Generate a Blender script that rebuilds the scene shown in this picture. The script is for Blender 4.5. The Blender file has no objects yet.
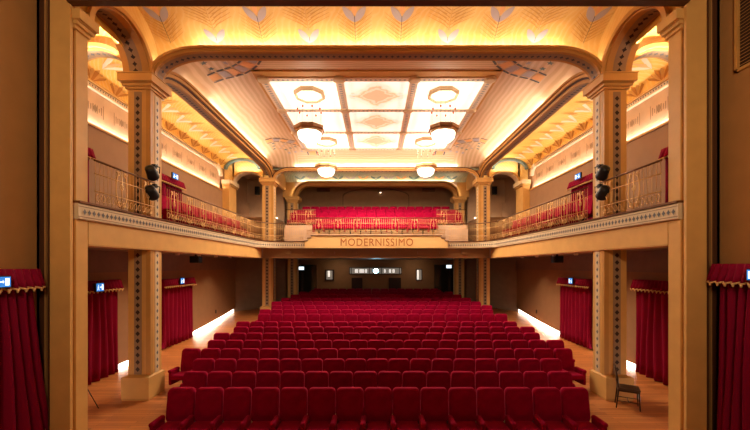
import bpy, bmesh, math, random
from mathutils import Vector, Matrix
random.seed(7)
PI = math.pi
C = bpy.context.scene.collection
H = 3.4                      # eye height; most heights below are given from the eye and lifted by H

# ------------------------------------------------------------------ camera, world, lights, exposure
cam_d = bpy.data.cameras.new('camera'); cam = bpy.data.objects.new('camera', cam_d); C.objects.link(cam)
cam.location = (-0.06, 0, H); cam.rotation_euler = (PI/2, 0, 0)
cam_d.sensor_width = 36; cam_d.lens = 354/750*36; cam_d.shift_y = 51/750
cam_d.clip_start = 0.05; cam_d.clip_end = 100
bpy.context.scene.camera = cam
w = bpy.data.worlds.new('world'); bpy.context.scene.world = w; w.use_nodes = True
w.node_tree.nodes['Background'].inputs[0].default_value = (0.02, 0.012, 0.008, 1)
w.node_tree.nodes['Background'].inputs[1].default_value = 0.3
vs = bpy.context.scene.view_settings
vs.view_transform = 'Standard'; vs.look = 'None'; vs.gamma = 1; vs.use_curve_mapping = False
vs.exposure = 0.13
WARM = (1.0, 0.72, 0.42); WARMW = (1.0, 0.89, 0.75)
def area(name, loc, sx, sy, d, energy, color=WARMW, spread=180, axis=(1,0,0)):
    l = bpy.data.lights.new(name, 'AREA'); l.shape = 'RECTANGLE'; l.size = sx; l.size_y = sy
    l.energy = energy; l.color = color; l.spread = math.radians(spread)
    o = bpy.data.objects.new(name, l); C.objects.link(o)
    o.location = (loc[0], loc[1], loc[2]+H)
    d = Vector(d).normalized()
    z = -d; x = Vector(axis)
    x = (x - z*x.dot(z)).normalized(); y = z.cross(x)
    o.rotation_euler = Matrix((x, y, z)).transposed().to_euler()
    return o
# cove strips (length runs along local x)
LEN = (0, 1, 0)
area('cove_light_front', (0, 9.13, 5.57), 9.4, .06, (0, -.05, 1), 44)
for s in (-1, 1):
    area('cove_light_hall', (s*5.72, 15.4, 5.53), 6.4, .06, (-s*.35, 0, 1), 62, axis=LEN)
    area('cove_light_aisle', (s*6.22, 13.2, 5.36), 12, .05, (s*.6, 0, 1), 90, axis=LEN)
    area('ledge_light', (s*8.20, 12.8, 4.08), 11.6, .05, (-s*.08, 0, 1), 75, axis=LEN)
    for a, b_ in ((7.1, 9.1), (11.2, 13.1), (15.8, 20.2)):
        ym = (a+b_)/2; zf = -3.30 if ym < 12.5 else -2.86
        area('floor_strip_light', (s*8.08, ym, zf+.03), b_-a, .05, (-s*.9, 0, -.45), 6*(b_-a), (1, .86, .68), axis=LEN)
    area('arch_light', (s*7.2, 8.86, 5.3), 1.2, .05, (0, -.25, 1), 26)
area('cove_light_rear', (0, 19.74, 5.5), 9.0, .06, (0, .2, 1), 90)
area('cove_light_hall_rear', (0, 19.53, 5.47), 9.0, .05, (0, -.3, 1), 62)
area('cove_light_balcony', (0, 22.56, 5.385), 10.0, .05, (0, -.3, 1), 22)
for s in (-1, 1): area('lunette_light', (s*6.98, 19.16, 5.16), 1.2, .05, (0, .25, 1), 9)
area('stage_fill_light', (0, .6, 5.8), 5.0, 1.5, (0, .7, -.5), 45, (1, .80, .58))  # unseen fill light added to brighten the near walls and piers
for s in (-1, 1):
    area('side_wall_fill', (s*1.2, -1.0, 2.6), 1.2, .5, (s*.75, .65, .12), 140, (1, .78, .52), spread=120)  # added out of view to lighten the side walls, not a real fixture
    for y in (12.55, 17.3): area('lattice_fill_light', (s*2.4-.02, y, 5.0), .55, .55, (0, 0, 1), 22, (1, .88, .72))  # fill added over the hanging lamps to brighten the ceiling lattice
area('panel_fill_light', (0, 15.8, 5.95), 6.5, 5.6, (0, 0, -1), 1450, (1, .84, .66))  # unseen area light below the glass panels, stands in for their light

# ------------------------------------------------------------------ materials
def mat(name, col, rough=.6, metal=0, spec=.3, sheen=0, emit=None, es=0, bump=0, bscale=30, var=0, vscale=3):
    m = bpy.data.materials.new(name); m.use_nodes = True
    nt = m.node_tree; b = nt.nodes['Principled BSDF']
    b.inputs['Base Color'].default_value = (*col, 1); b.inputs['Roughness'].default_value = rough
    b.inputs['Metallic'].default_value = metal; b.inputs['Specular IOR Level'].default_value = spec
    if sheen: b.inputs['Sheen Weight'].default_value = sheen; b.inputs['Sheen Roughness'].default_value = .35; b.inputs['Sheen Tint'].default_value = (1, .10, .16, 1)
    if emit: b.inputs['Emission Color'].default_value = (*emit, 1); b.inputs['Emission Strength'].default_value = es
    tc = nt.nodes.new('ShaderNodeTexCoord')
    if var:
        n = nt.nodes.new('ShaderNodeTexNoise'); n.inputs['Scale'].default_value = vscale; n.inputs['Detail'].default_value = 5
        nt.links.new(tc.outputs['Object'], n.inputs['Vector'])
        r = nt.nodes.new('ShaderNodeMapRange'); r.inputs[1].default_value = .3; r.inputs[2].default_value = .7
        r.inputs[3].default_value = 1-var; r.inputs[4].default_value = 1+var
        nt.links.new(n.outputs['Fac'], r.inputs[0])
        mx = nt.nodes.new('ShaderNodeVectorMath'); mx.operation = 'SCALE'; mx.inputs[0].default_value = col
        nt.links.new(r.outputs[0], mx.inputs['Scale']); nt.links.new(mx.outputs[0], b.inputs['Base Color'])
    if bump:
        n = nt.nodes.new('ShaderNodeTexNoise'); n.inputs['Scale'].default_value = bscale
        nt.links.new(tc.outputs['Object'], n.inputs['Vector'])
        bp = nt.nodes.new('ShaderNodeBump'); bp.inputs['Strength'].default_value = bump; bp.inputs['Distance'].default_value = .02
        nt.links.new(n.outputs['Fac'], bp.inputs['Height']); nt.links.new(bp.outputs[0], b.inputs['Normal'])
    return m
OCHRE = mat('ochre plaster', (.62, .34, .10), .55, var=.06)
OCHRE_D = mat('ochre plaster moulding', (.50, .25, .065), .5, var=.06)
BEAMB = mat('brown beam paint', (.20, .085, .026), .5)  # centre balcony beam, browner than the side beams
GREY = mat('slate grey ornament', (.13, .12, .12), .6)
LATT = mat('pale lattice paint', (.82, .70, .54), .5)
LATB = mat('blue grey lattice stripe', (.36, .40, .42), .5)
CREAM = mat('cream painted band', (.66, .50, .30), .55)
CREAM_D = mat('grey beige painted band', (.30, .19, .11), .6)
INK = mat('dark blue ornament', (.06, .055, .07), .6)
INK_B = mat('brown black ornament', (.035, .016, .014), .6)
TEAL = mat('teal ornament', (.17, .25, .24), .6)
LAV = mat('lavender petal paint', (.46, .40, .42), .6)
PEACH = mat('peach paint', (.85, .45, .18), .6)
PALE = mat('pale cream petal paint', (.80, .66, .48), .6)
FEATH = mat('soft ochre feather paint', (.66, .36, .09), .6)
OBROWN = mat('orange brown feather paint', (.50, .21, .035), .6)
DBROWN = mat('dark brown moulding', (.075, .026, .010), .45)
BWALL = mat('brown wall fabric', (.30, .165, .085), .7, var=.05)
BWALL3 = mat('light brown balcony wall', (.46, .30, .18), .7, var=.05)
BWALL2 = mat('dark brown panel', (.23, .145, .095), .6, var=.08)
WALLDEC = mat('blush painted wall', (.58, .38, .24), .6, var=.08)
SIDEW = mat('stage side wall', (.36, .175, .055), .6, var=.05)
WHITE = mat('white plaster', (.75, .62, .45), .5)
GOLD = mat('gilded iron', (.62, .36, .13), .35, metal=.55, spec=.5)
IRON = mat('dark bronze handrail', (.16, .07, .03), .35, metal=.5)
BLACK = mat('black metal', (.012, .011, .011), .4)
BLACKW = mat('dark glass', (.012, .014, .016), .12, spec=.6)
VEL = mat('red velvet upholstery', (.27, .0008, .026), .8, sheen=.45, spec=.05, var=.12, vscale=9)
VELD = mat('dark red seat shell', (.10, .0008, .007), .6, sheen=.2, spec=.2)
CURT = mat('red velvet curtain', (.21, .0015, .024), .75, sheen=.35, spec=.1)
FRINGE = mat('gold fringe', (.62, .36, .14), .55)
SIGNR = mat('brown red letters', (.36, .10, .02), .5)
SIGNY = mat('sign board paint', (.72, .45, .17), .5)
CHAIRW = mat('dark chair wood', (.05, .022, .010), .35, var=.2, vscale=12)
CHAIRS = mat('chair seat leather', (.07, .035, .018), .5)
LED = mat('led strip', (1, .9, .8), emit=(1, .84, .62), es=9)
LEDF = mat('floor led strip', (1, .9, .8), emit=(1, .90, .76), es=7)
BOWL = mat('opal glass bowl', (1, .93, .8), .3, emit=(1, .88, .68), es=3.2)
LAMPR = mat('lamp rim bronze', (.40, .22, .09), .4, metal=.3)
ROSE = mat('rosette plaster', (.60, .42, .24), .5)
ROSEG = mat('lit rosette glass', (.8, .7, .6), .4, emit=(1, .88, .7), es=.8)
BEAD = mat('red bead', (.45, .05, .02), .3)
CORD = mat('lamp cord', (.45, .32, .2), .4)
DLIT = mat('downlight lens', (1, .9, .8), emit=(1, .86, .64), es=5)
PROJ = mat('projector beam lens', (.8, .95, 1), emit=(.35, .8, 1), es=14)
PORT = mat('lit projection port', (.3, .27, .24), emit=(.9, .8, .68), es=.13)
PORTW = mat('bright booth lamp', (1, 1, 1), emit=(1, .93, .84), es=.75)
EXITB = mat('blue sign face', (.02, .12, .5), .3, emit=(.05, .28, .8), es=.7)
EXITW = mat('white sign symbol', (.9, .95, 1), .3, emit=(.8, .92, 1), es=1.3)

def nodes_of(m): return m.node_tree, m.node_tree.nodes, m.node_tree.links
# herringbone oak boards
WOOD = mat('oak floor boards', (.4, .17, .06), .38, spec=.35)
nt, N, L = nodes_of(WOOD); b = N['Principled BSDF']; tc = N['Texture Coordinate']
br = N.new('ShaderNodeTexBrick'); br.inputs['Scale'].default_value = 1; br.inputs['Brick Width'].default_value = 1.5
br.inputs['Row Height'].default_value = .11; br.inputs['Mortar Size'].default_value = .003
br.inputs['Color1'].default_value = (.50, .18, .050, 1); br.inputs['Color2'].default_value = (.34, .105, .026, 1); br.inputs['Mortar'].default_value = (.08, .025, .007, 1)
L.new(tc.outputs['Object'], br.inputs['Vector'])
mp = N.new('ShaderNodeMapping'); mp.inputs['Scale'].default_value = (1.2, 14, 1); L.new(tc.outputs['Object'], mp.inputs[0])
no = N.new('ShaderNodeTexNoise'); no.inputs['Scale'].default_value = 2; no.inputs['Detail'].default_value = 6; L.new(mp.outputs[0], no.inputs['Vector'])
mx = N.new('ShaderNodeMix'); mx.data_type = 'RGBA'; mx.blend_type = 'MULTIPLY'; mx.inputs[0].default_value = .55
L.new(br.outputs['Color'], mx.inputs[6]); rr = N.new('ShaderNodeMapRange'); rr.inputs[3].default_value = .6; rr.inputs[4].default_value = 1.45
L.new(no.outputs['Fac'], rr.inputs[0]); L.new(rr.outputs[0], mx.inputs[7]); L.new(mx.outputs[2], b.inputs['Base Color'])
# painted yellow vault: blotchy gold with fine diagonal feather strokes
def vault_mat(name, c1, c2, c3):
    m = mat(name, c1, .55); nt, N, L = nodes_of(m); b = N['Principled BSDF']; tc = N['Texture Coordinate']
    n1 = N.new('ShaderNodeTexNoise'); n1.inputs['Scale'].default_value = 1.1; n1.inputs['Detail'].default_value = 6; L.new(tc.outputs['Object'], n1.inputs['Vector'])
    r1 = N.new('ShaderNodeValToRGB'); e = r1.color_ramp.elements
    e[0].position = .36; e[0].color = (*c2, 1); e[1].position = .62; e[1].color = (*c1, 1)
    L.new(n1.outputs['Fac'], r1.inputs[0])
    wv = N.new('ShaderNodeTexWave'); wv.bands_direction = 'DIAGONAL'; wv.inputs['Scale'].default_value = 4.0; wv.inputs['Distortion'].default_value = 5; wv.inputs['Detail'].default_value = 3
    L.new(tc.outputs['Object'], wv.inputs['Vector'])
    mr = N.new('ShaderNodeMapRange'); mr.inputs[1].default_value = .55; mr.inputs[3].default_value = 0; mr.inputs[4].default_value = .3; L.new(wv.outputs['Fac'], mr.inputs[0])
    mx = N.new('ShaderNodeMix'); mx.data_type = 'RGBA'; L.new(mr.outputs[0], mx.inputs[0]); L.new(r1.outputs[0], mx.inputs[6]); mx.inputs[7].default_value = (*c3, 1)
    L.new(mx.outputs[2], b.inputs['Base Color']); return m
VAULT = vault_mat('golden painted vault', (.84, .57, .19), (.78, .46, .12), (.86, .66, .34))
VAULT_A = vault_mat('golden painted gallery vault', (.86, .54, .11), (.80, .42, .06), (.90, .70, .36))
VAULT_G = vault_mat('green and cream painted vault', (.62, .58, .36), (.34, .42, .30), (.80, .66, .40))
# wavy gold graining of the main ceiling
def wave_mat(name, c1, c2, direction, scale):
    m = mat(name, c1, .5); nt, N, L = nodes_of(m); b = N['Principled BSDF']; tc = N['Texture Coordinate']
    wv = N.new('ShaderNodeTexWave'); wv.bands_direction = direction; wv.inputs['Scale'].default_value = scale; wv.inputs['Distortion'].default_value = 3.5
    wv.inputs['Detail'].default_value = 2; wv.inputs['Detail Scale'].default_value = .6; L.new(tc.outputs['Object'], wv.inputs['Vector'])
    r1 = N.new('ShaderNodeValToRGB'); e = r1.color_ramp.elements
    e[0].position = .3; e[0].color = (*c2, 1); e[1].position = .75; e[1].color = (*c1, 1); L.new(wv.outputs['Fac'], r1.inputs[0])
    L.new(r1.outputs[0], b.inputs['Base Color']); return m
WAVE = wave_mat('wavy gold ceiling paint', (.72, .52, .33), (.63, .43, .25), 'X', 1.6)
WAVEY = wave_mat('wavy gold cross band', (.72, .52, .33), (.60, .40, .22), 'Y', 3.0)
# painted backlit glass: blush centre, grey-blue side scrolls
def glass_mat(name, centre, es):
    m = mat(name, (.8, .7, .6), .4); nt, N, L = nodes_of(m); b = N['Principled BSDF']; tc = N['Texture Coordinate']
    sx = N.new('ShaderNodeSeparateXYZ'); L.new(tc.outputs['Generated'], sx.inputs[0])
    def math_(op, a, bb=None, clamp=False):
        n = N.new('ShaderNodeMath'); n.operation = op; n.use_clamp = clamp
        for k, v in enumerate((a, bb)):
            if v is None: continue
            if isinstance(v, (int, float)): n.inputs[k].default_value = v
            else: L.new(v, n.inputs[k])
        return n.outputs[0]
    ax = math_('ABSOLUTE', math_('SUBTRACT', sx.outputs[0], .5)); ay = math_('ABSOLUTE', math_('SUBTRACT', sx.outputs[1], .5))
    dd = math_('ADD', math_('MULTIPLY', ax, 1.0), ay)
    wob = N.new('ShaderNodeTexNoise'); wob.inputs['Scale'].default_value = 7; L.new(tc.outputs['Generated'], wob.inputs['Vector'])
    dd2 = math_('ADD', dd, math_('MULTIPLY', math_('SUBTRACT', wob.outputs['Fac'], .5), .25))
    ring = math_('MULTIPLY', math_('ADD', math_('SINE', math_('MULTIPLY', dd2, 42)), 1), .5)
    fall = math_('SUBTRACT', 1, math_('MULTIPLY', dd2, 1.7), True)
    cf = math_('MULTIPLY', fall, math_('ADD', .55, math_('MULTIPLY', ring, .45)), True)
    cf = math_('MULTIPLY', cf, centre, True)
    side = math_('MULTIPLY', math_('GREATER_THAN', ax, .36), math_('LESS_THAN', ax, .44))
    wv = N.new('ShaderNodeTexWave'); wv.bands_direction = 'Y'; wv.inputs['Scale'].default_value = 3.5; wv.inputs['Distortion'].default_value = 6; L.new(tc.outputs['Generated'], wv.inputs['Vector'])
    side = math_('MULTIPLY', side, math_('MULTIPLY', wv.outputs['Fac'], .55))
    m1 = N.new('ShaderNodeMix'); m1.data_type = 'RGBA'; L.new(cf, m1.inputs[0]); m1.inputs[6].default_value = (1, .90, .74, 1); m1.inputs[7].default_value = (.66, .40, .22, 1)
    m2 = N.new('ShaderNodeMix'); m2.data_type = 'RGBA'; L.new(side, m2.inputs[0]); L.new(m1.outputs[2], m2.inputs[6]); m2.inputs[7].default_value = (.28, .30, .30, 1)
    L.new(m2.outputs[2], b.inputs['Emission Color']); b.inputs['Emission Strength'].default_value = es
    L.new(m2.outputs[2], b.inputs['Base Color']); return m
GLASS_C = glass_mat('backlit glass with ochre diamond', 2.2, .85)
GLASS_S = glass_mat('backlit glass with faint blush', .45, .95)

# ------------------------------------------------------------------ mesh helpers
def wloc(o):
    v = Vector((0, 0, 0))
    while o is not None: v += o.location; o = o.parent
    return v
class MB:
    def __init__(s): s.v = []; s.f = []; s.m = []; s.sm = []; s.mats = []
    def mi(s, m):
        if m not in s.mats: s.mats.append(m)
        return s.mats.index(m)
    def add(s, vs, fs, m, smooth=False):
        k = len(s.v); s.v += [tuple(p) for p in vs]; i = s.mi(m)
        for f in fs: s.f.append([k+a for a in f]); s.m.append(i); s.sm.append(smooth)
        return s
    def box(s, x0, x1, y0, y1, z0, z1, m):
        v = [(x, y, z) for z in (z0, z1) for y in (y0, y1) for x in (x0, x1)]
        return s.add(v, [(0,2,3,1), (4,5,7,6), (0,1,5,4), (2,6,7,3), (0,4,6,2), (1,3,7,5)], m)
    def loft(s, rings, m, closed=True, cap=True, smooth=True, loop=False):
        n = len(rings[0]); vs = [p for r in rings for p in r]; fs = []
        R = len(rings)
        for i in range(R if loop else R-1):
            j2 = (i+1) % R
            for j in range(n if closed else n-1):
                a = i*n+j; b = i*n+(j+1) % n; fs.append((a, b, j2*n+(j+1) % n, j2*n+j))
        s.add(vs, fs, m, smooth)
        if cap and not loop and closed:
            s.add(rings[0], [tuple(range(n))], m); s.add(rings[-1], [tuple(range(n))][::-1], m)
        return s
    def tube(s, path, r, m, n=6, cap=True, smooth=True):
        path = [Vector(p) for p in path]; rings = []
        for i, p in enumerate(path):
            t = (path[min(i+1, len(path)-1)] - path[max(i-1, 0)])
            t = t.normalized() if t.length > 1e-9 else Vector((0, 0, 1))
            u = Vector((0, 0, 1)) if abs(t.z) < .8 else Vector((1, 0, 0))
            a = t.cross(u).normalized(); bb = t.cross(a)
            rr = r[i] if isinstance(r, (list, tuple)) else r
            rings.append([p + a*rr*math.cos(2*PI*k/n) + bb*rr*math.sin(2*PI*k/n) for k in range(n)])
        return s.loft(rings, m, True, cap, smooth)
    def lathe(s, prof, m, c=(0, 0, 0), n=24, cap=True, smooth=True, ph=0):
        rings = [[(c[0]+r*math.cos(2*PI*k/n+ph), c[1]+r*math.sin(2*PI*k/n+ph), c[2]+z) for k in range(n)] for r, z in prof]
        return s.loft(rings, m, True, cap, smooth)
    def grid(s, fn, nu, nv, m, smooth=True):
        vs = [fn(i/nu, j/nv) for i in range(nu+1) for j in range(nv+1)]
        fs = [(i*(nv+1)+j, (i+1)*(nv+1)+j, (i+1)*(nv+1)+j+1, i*(nv+1)+j+1) for i in range(nu) for j in range(nv)]
        return s.add(vs, fs, m, smooth)
    def prism(s, poly, fn, t0, t1, m, smooth=False):      # poly 2-D, fn(a, b, t) -> point
        n = len(poly); vs = [fn(a, b, t0) for a, b in poly] + [fn(a, b, t1) for a, b in poly]
        return s.add(vs, [tuple(range(n)), tuple(range(2*n-1, n-1, -1))] + [(i, (i+1) % n, n+(i+1) % n, n+i) for i in range(n)], m, smooth)
    def build(s, name, parent=None, lift=True, origin=None, **tags):
        me = bpy.data.meshes.new(name)
        V = [Vector(p) + (Vector((0, 0, H)) if lift else Vector((0, 0, 0))) for p in s.v]
        if parent is not None: org = wloc(parent)
        elif origin is not None: org = Vector(origin)
        else:
            org = Vector(((min(p.x for p in V)+max(p.x for p in V))/2, (min(p.y for p in V)+max(p.y for p in V))/2, min(p.z for p in V)))
        me.from_pydata([p-org for p in V], [], s.f)
        for m in s.mats: me.materials.append(m)
        me.polygons.foreach_set('material_index', s.m); me.polygons.foreach_set('use_smooth', s.sm)
        bm = bmesh.new(); bm.from_mesh(me)
        bmesh.ops.remove_doubles(bm, verts=bm.verts, dist=1e-5)
        bmesh.ops.recalc_face_normals(bm, faces=bm.faces); bm.to_mesh(me); bm.free(); me.update()
        o = bpy.data.objects.new(name, me); C.objects.link(o)
        if parent is not None: o.parent = parent
        else: o.location = org
        for k, v in tags.items(): o[k] = v
        return o
def thing(name, loc, label, category, group=None, lift=True):
    o = bpy.data.objects.new(name, None); C.objects.link(o); o.empty_display_size = .1
    o.location = (loc[0], loc[1], loc[2] + (H if lift else 0)); o['label'] = label; o['category'] = category
    if group: o['group'] = group
    return o
def copy_tree(o, parent=None):
    c = o.copy(); C.objects.link(c); c.parent = parent
    for ch in o.children: copy_tree(ch, c)
    return c
SIDE = {-1: 'left', 1: 'right'}
ORD = ['first','second','third','fourth','fifth','sixth','seventh','eighth','ninth','tenth','eleventh','twelfth','thirteenth','fourteenth','fifteenth','sixteenth','seventeenth','eighteenth','nineteenth','twentieth']
def rrect(w, h, r, n=4):                                   # rounded rectangle outline, centred
    pts = []
    for cx, cy, a0 in ((w/2-r, h/2-r, 0), (-w/2+r, h/2-r, 90), (-w/2+r, -h/2+r, 180), (w/2-r, -h/2+r, 270)):
        for k in range(n+1):
            a = math.radians(a0+90*k/n); pts.append((cx+r*math.cos(a), cy+r*math.sin(a)))
    return pts
def soft_box(mb, x0, x1, y0, y1, z0, z1, r, m, n=3):        # pillow-edged box, rounded in all directions
    cx, cy = (x0+x1)/2, (y0+y1)/2; w, d = x1-x0, y1-y0; rings = []
    for k in range(n+1):
        a = PI/2*k/n; ins = r*(1-math.sin(a)); z = z0+r*(1-math.cos(a))
        rings.append([(cx+px, cy+py, z) for px, py in rrect(w-2*ins, d-2*ins, max(r-ins, r*.25))])
    for k in range(n+1):
        a = PI/2*(1-k/n); ins = r*(1-math.sin(a)); z = z1-r*(1-math.cos(a))
        rings.append([(cx+px, cy+py, z) for px, py in rrect(w-2*ins, d-2*ins, max(r-ins, r*.25))])
    return mb.loft(rings, m)
def diamond(mb, fn, a, b, ra, rb, m, d=.004):               # a raised four-pointed ornament on a surface fn(a, b, t)
    p = []
    for k in range(8):
        q = 1 if k % 2 == 0 else .72
        p.append((a+ra*q*math.cos(PI/4*k), b+rb*q*math.sin(PI/4*k)))
    mb.add([fn(x, y, d) for x, y in p], [tuple(range(8))], m)

# ------------------------------------------------------------------ floor, walls, slabs
FZ = [(-4, 0), (8, 0), (9, .05), (10, .08), (11, .12), (12, .15), (13, .19), (14, .24), (15.6, .29), (16.6, .37), (17.55, .46), (18.5, .55), (19.4, .66), (20.4, .77), (21.4, .85), (22.4, .90), (25.4, .92)]
def fz(y):
    for (a, za), (b_, zb) in zip(FZ, FZ[1:]):
        if y <= b_: return za+(zb-za)*(y-a)/(b_-a)
    return FZ[-1][1]
fl = MB()
fl.grid(lambda u, v: (-9+18*u, -3.5+28.9*v, fz(-3.5+28.9*v)-H), 1, 60, WOOD, False)
fl.grid(lambda u, v: (-9+18*u, -3.5+28.9*v, -H-.3), 1, 1, WOOD, False)
fl.build('floor', kind='structure')
for s in (-1, 1):
    n = SIDE[s]
    X = lambda a: s*a
    m = MB()      # outer wall: solid panel below, recessed painted frieze above the light ledge
    m.box(X(8.30), X(8.6), 6.95, 25.3, -H-.2, 6.6, BWALL)
    m.build('wall_'+n, kind='structure')
    m = MB(); m.loft([[(X(8.14), y, fz(y)-H+.18), (X(8.30), y, fz(y)-H+.18), (X(8.30), y, .46), (X(8.14), y, .46)] for y in [6.95+13.65*k/20 for k in range(21)]], BWALL, smooth=False)
    m.box(X(8.22), X(8.30), 6.95, 20.6, -H-.05, -2.6, BWALL2); m.box(X(8.08), X(8.14), 6.95, 20.6, -.15, .46, BWALL2)
    m.box(X(8.10), X(8.14), 6.95, 20.6, -.19, -.15, BWALL2)
    m.build('wall_panel_'+n, kind='structure')
    m = MB(); m.box(X(8.14), X(8.30), 6.95, 22.8, 1.25, 4.02, BWALL); m.box(X(8.10), X(8.14), 6.95, 19.0, 3.98, 4.05, OCHRE_D)
    m.build('trim_1' if s < 0 else 'trim_2', kind='structure')
    # painted frieze and cornice
    m = MB(); m.box(X(8.27), X(8.30), 6.95, 18.75, 4.02, 5.12, WALLDEC)
    rnd = random.Random(3+s)
    for k in range(9):                                     # faint painted cartouches
        y0 = 9.3+k*1.08; z0 = 4.62
        fn = lambda a, b_, t: (s*(8.266-t), a, b_)
        for dy in (-.32, .32):
            m.prism([(y0+dy-.012, z0-.2), (y0+dy+.012, z0-.2), (y0+dy+.012, z0+.2), (y0+dy-.012, z0+.2)], fn, 0, .002, CREAM_D)
        for q in range(7):
            a = y0-.24+.08*q; hh = .05+.07*abs(math.sin(q*1.7+k))
            m.prism([(a-.012, z0-hh), (a+.012, z0-hh), (a+.018, z0+hh), (a-.018, z0+hh)], fn, 0, .002, CREAM_D)
        diamond(m, fn, y0, z0, .09, .13, CREAM_D, .004)
    m.build('wall_frieze_'+n, kind='structure')
    m = MB(); m.box(X(8.16), X(8.30), 6.95, 18.2, 5.10, 5.15, WHITE); m.box(X(8.20), X(8.30), 6.95, 18.2, 5.15, 5.25, WHITE); m.box(X(8.12), X(8.30), 6.95, 18.2, 5.25, 5.30, OCHRE)
    for k in range(110): diamond(m, lambda a, b_, t: (s*(8.20-t), a, b_), 7.0+k*.1, 5.20, .028, .03, INK)
    # the cornice turns down into the rear pier
    rings = []
    for k in range(9):
        t = PI/2*k/8; y = 18.2+.55*math.sin(t); z = 5.30-.55*(1-math.cos(t))
        nx = (math.sin(t), math.cos(t))
        rings.append([(X(8.12), y, z), (X(8.30), y, z), (X(8.30), y-nx[0]*.2, z-nx[1]*.2), (X(8.12), y-nx[0]*.2, z-nx[1]*.2)])
    m.loft(rings, WHITE)
    m.build('trim_3' if s < 0 else 'trim_4', kind='structure')
    # led strips (kept a little behind their edges)
    m = MB(); m.box(X(8.205), X(8.26), 7.0, 18.6, 4.03, 4.05, LED)
    o = m.build('led_strip', label='warm light strip running along the top ledge of the upper %s wall' % n, category='light strip')
    for (a, b_, wh) in ((7.0, 9.1, 'before the near curtain'), (11.15, 13.15, 'between the two curtains'), (15.75, 20.25, 'beyond the far curtain')):
        m = MB(); pts = [a+(b_-a)*k/8 for k in range(9)]
        m.loft([[(X(8.15), y, fz(y)-H+.01), (X(8.21), y, fz(y)-H+.01), (X(8.21), y, fz(y)-H+.17), (X(8.15), y, fz(y)-H+.17)] for y in pts], LEDF, smooth=False)
        m.build('led_strip', label='white light strip at the foot of the lower %s wall %s' % (n, wh), category='light strip')
    # oblique wall at the rear of the lower aisle
    m = MB(); m.prism([(8.3, 20.3), (5.8, 22.7), (5.9, 22.8), (8.4, 20.45)], lambda a, b_, t: (s*a, b_, t), -2.95, .46, BWALL2)
    m.build('wall_rear_'+n, kind='structure')
    # upper rear wall of the side gallery
    m = MB(); m.box(X(5.9), X(8.3), 22.8, 22.95, 1.25, 6.4, BWALL3); m.box(X(5.95), X(8.2), 20.6, 22.8, 1.25, 2.85, BWALL); m.prism([(6.35, 3.04), (8.12, 2.92), (8.12, 2.98), (6.35, 3.10)], lambda a, b_, t: (s*a, t, b_), 22.72, 22.8, LED)
    m.build('wall_gallery_'+n, kind='structure')
    # stage side wall + proscenium pier with dark mouldings
    m = MB(); m.box(X(6.30), X(6.6), -3.2, 6.6, -H-.2, 6.8, SIDEW); m.build('wall_stage_'+n, kind='structure')
    m = MB(); m.box(X(6.30), X(6.52), 6.53, 6.62, -H-.1, 6.8, DBROWN)
    m.box(X(6.145), X(6.17), 6.54, 6.62, -H, 6.8, SIDEW)
    m.box(X(6.06), X(6.30), 6.58, 6.66, -H, 6.8, DBROWN); m.box(X(6.03), X(6.06), 6.49, 6.66, -H, 6.8, DBROWN)
    m.build('trim_5' if s < 0 else 'trim_6', kind='structure')
    m = MB(); m.box(X(5.66), X(6.03), 6.50, 6.56, -H, 6.8, OCHRE); m.box(X(5.77), X(6.06), 6.56, 6.95, -H, 6.8, OCHRE); m.box(X(6.06), X(8.6), 6.68, 6.95, -H, 6.8, OCHRE)
    m.build('wall_proscenium_'+n, kind='structure')
# header of the proscenium, hidden stage surfaces
m = MB(); m.box(-5.66, 5.66, 6.42, 6.56, 4.81, 6.8, DBROWN); m.box(-5.66, 5.66, 6.56, 6.70, 4.97, 6.8, OCHRE_D); m.build('trim_7', kind='structure')
m = MB(); m.box(-6.6, 6.6, -3.5, -3.2, -H-.2, 6.8, CREAM); m.build('wall_screen', kind='structure')
m = MB(); m.box(-6.6, 6.6, -3.5, 6.6, 6.7, 6.9, SIDEW); m.build('ceiling_stage', kind='structure')
# roof shell that closes the building
m = MB(); m.box(-8.6, 8.6, 6.6, 25.4, 6.95, 7.1, BWALL2); m.build('roof', kind='structure')
# back walls
m = MB(); m.box(-8.6, 8.6, 25.2, 25.4, -2.6, .46, BWALL)
for x0, x1 in ((-6.0, -4.15), (4.15, 5.6)):
    m.box(x0, x1, 25.12, 25.2, -2.5, .10, BLACKW); m.box(x1-.04, x1+.02, 25.1, 25.2, -2.5, .12, BWALL)
for x0, x1 in ((-1.72, -.95), (.92, 1.78)): m.box(x0, x1, 25.10, 25.2, -2.5, -.84, INK_B)
m.build('wall_back', kind='structure')
m = MB(); m.box(-8.6, 8.6, 25.0, 25.2, 1.25, 6.4, BWALL3)
arch = [(2.35*math.cos(t), 4.95+.55*math.sin(t)) for t in [PI*k/20 for k in range(21)]]
for (a, b_), (c, d) in zip(arch, arch[1:]): m.prism([(a, b_), (c, d), (c*.97, d-.06), (a*.97, b_-.06)], lambda x, z, t: (x, 25.0-t, z), 0, .05, BWALL2)
for sx in (-2.35, 2.30): m.box(sx, sx+.05, 24.95, 25.0, 3.4, 4.95, BWALL2)
m.build('wall_balcony', kind='structure')
# balcony floor slabs
m = MB()
for s in (-1, 1): m.box(s*6.2, s*8.6, 6.68, 25.4, .46, 1.24, BWALL2)
m.box(-6.2, 6.2, 17.95, 25.4, .46, 1.24, BWALL2)
m.build('floor_balcony', kind='structure')
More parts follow.
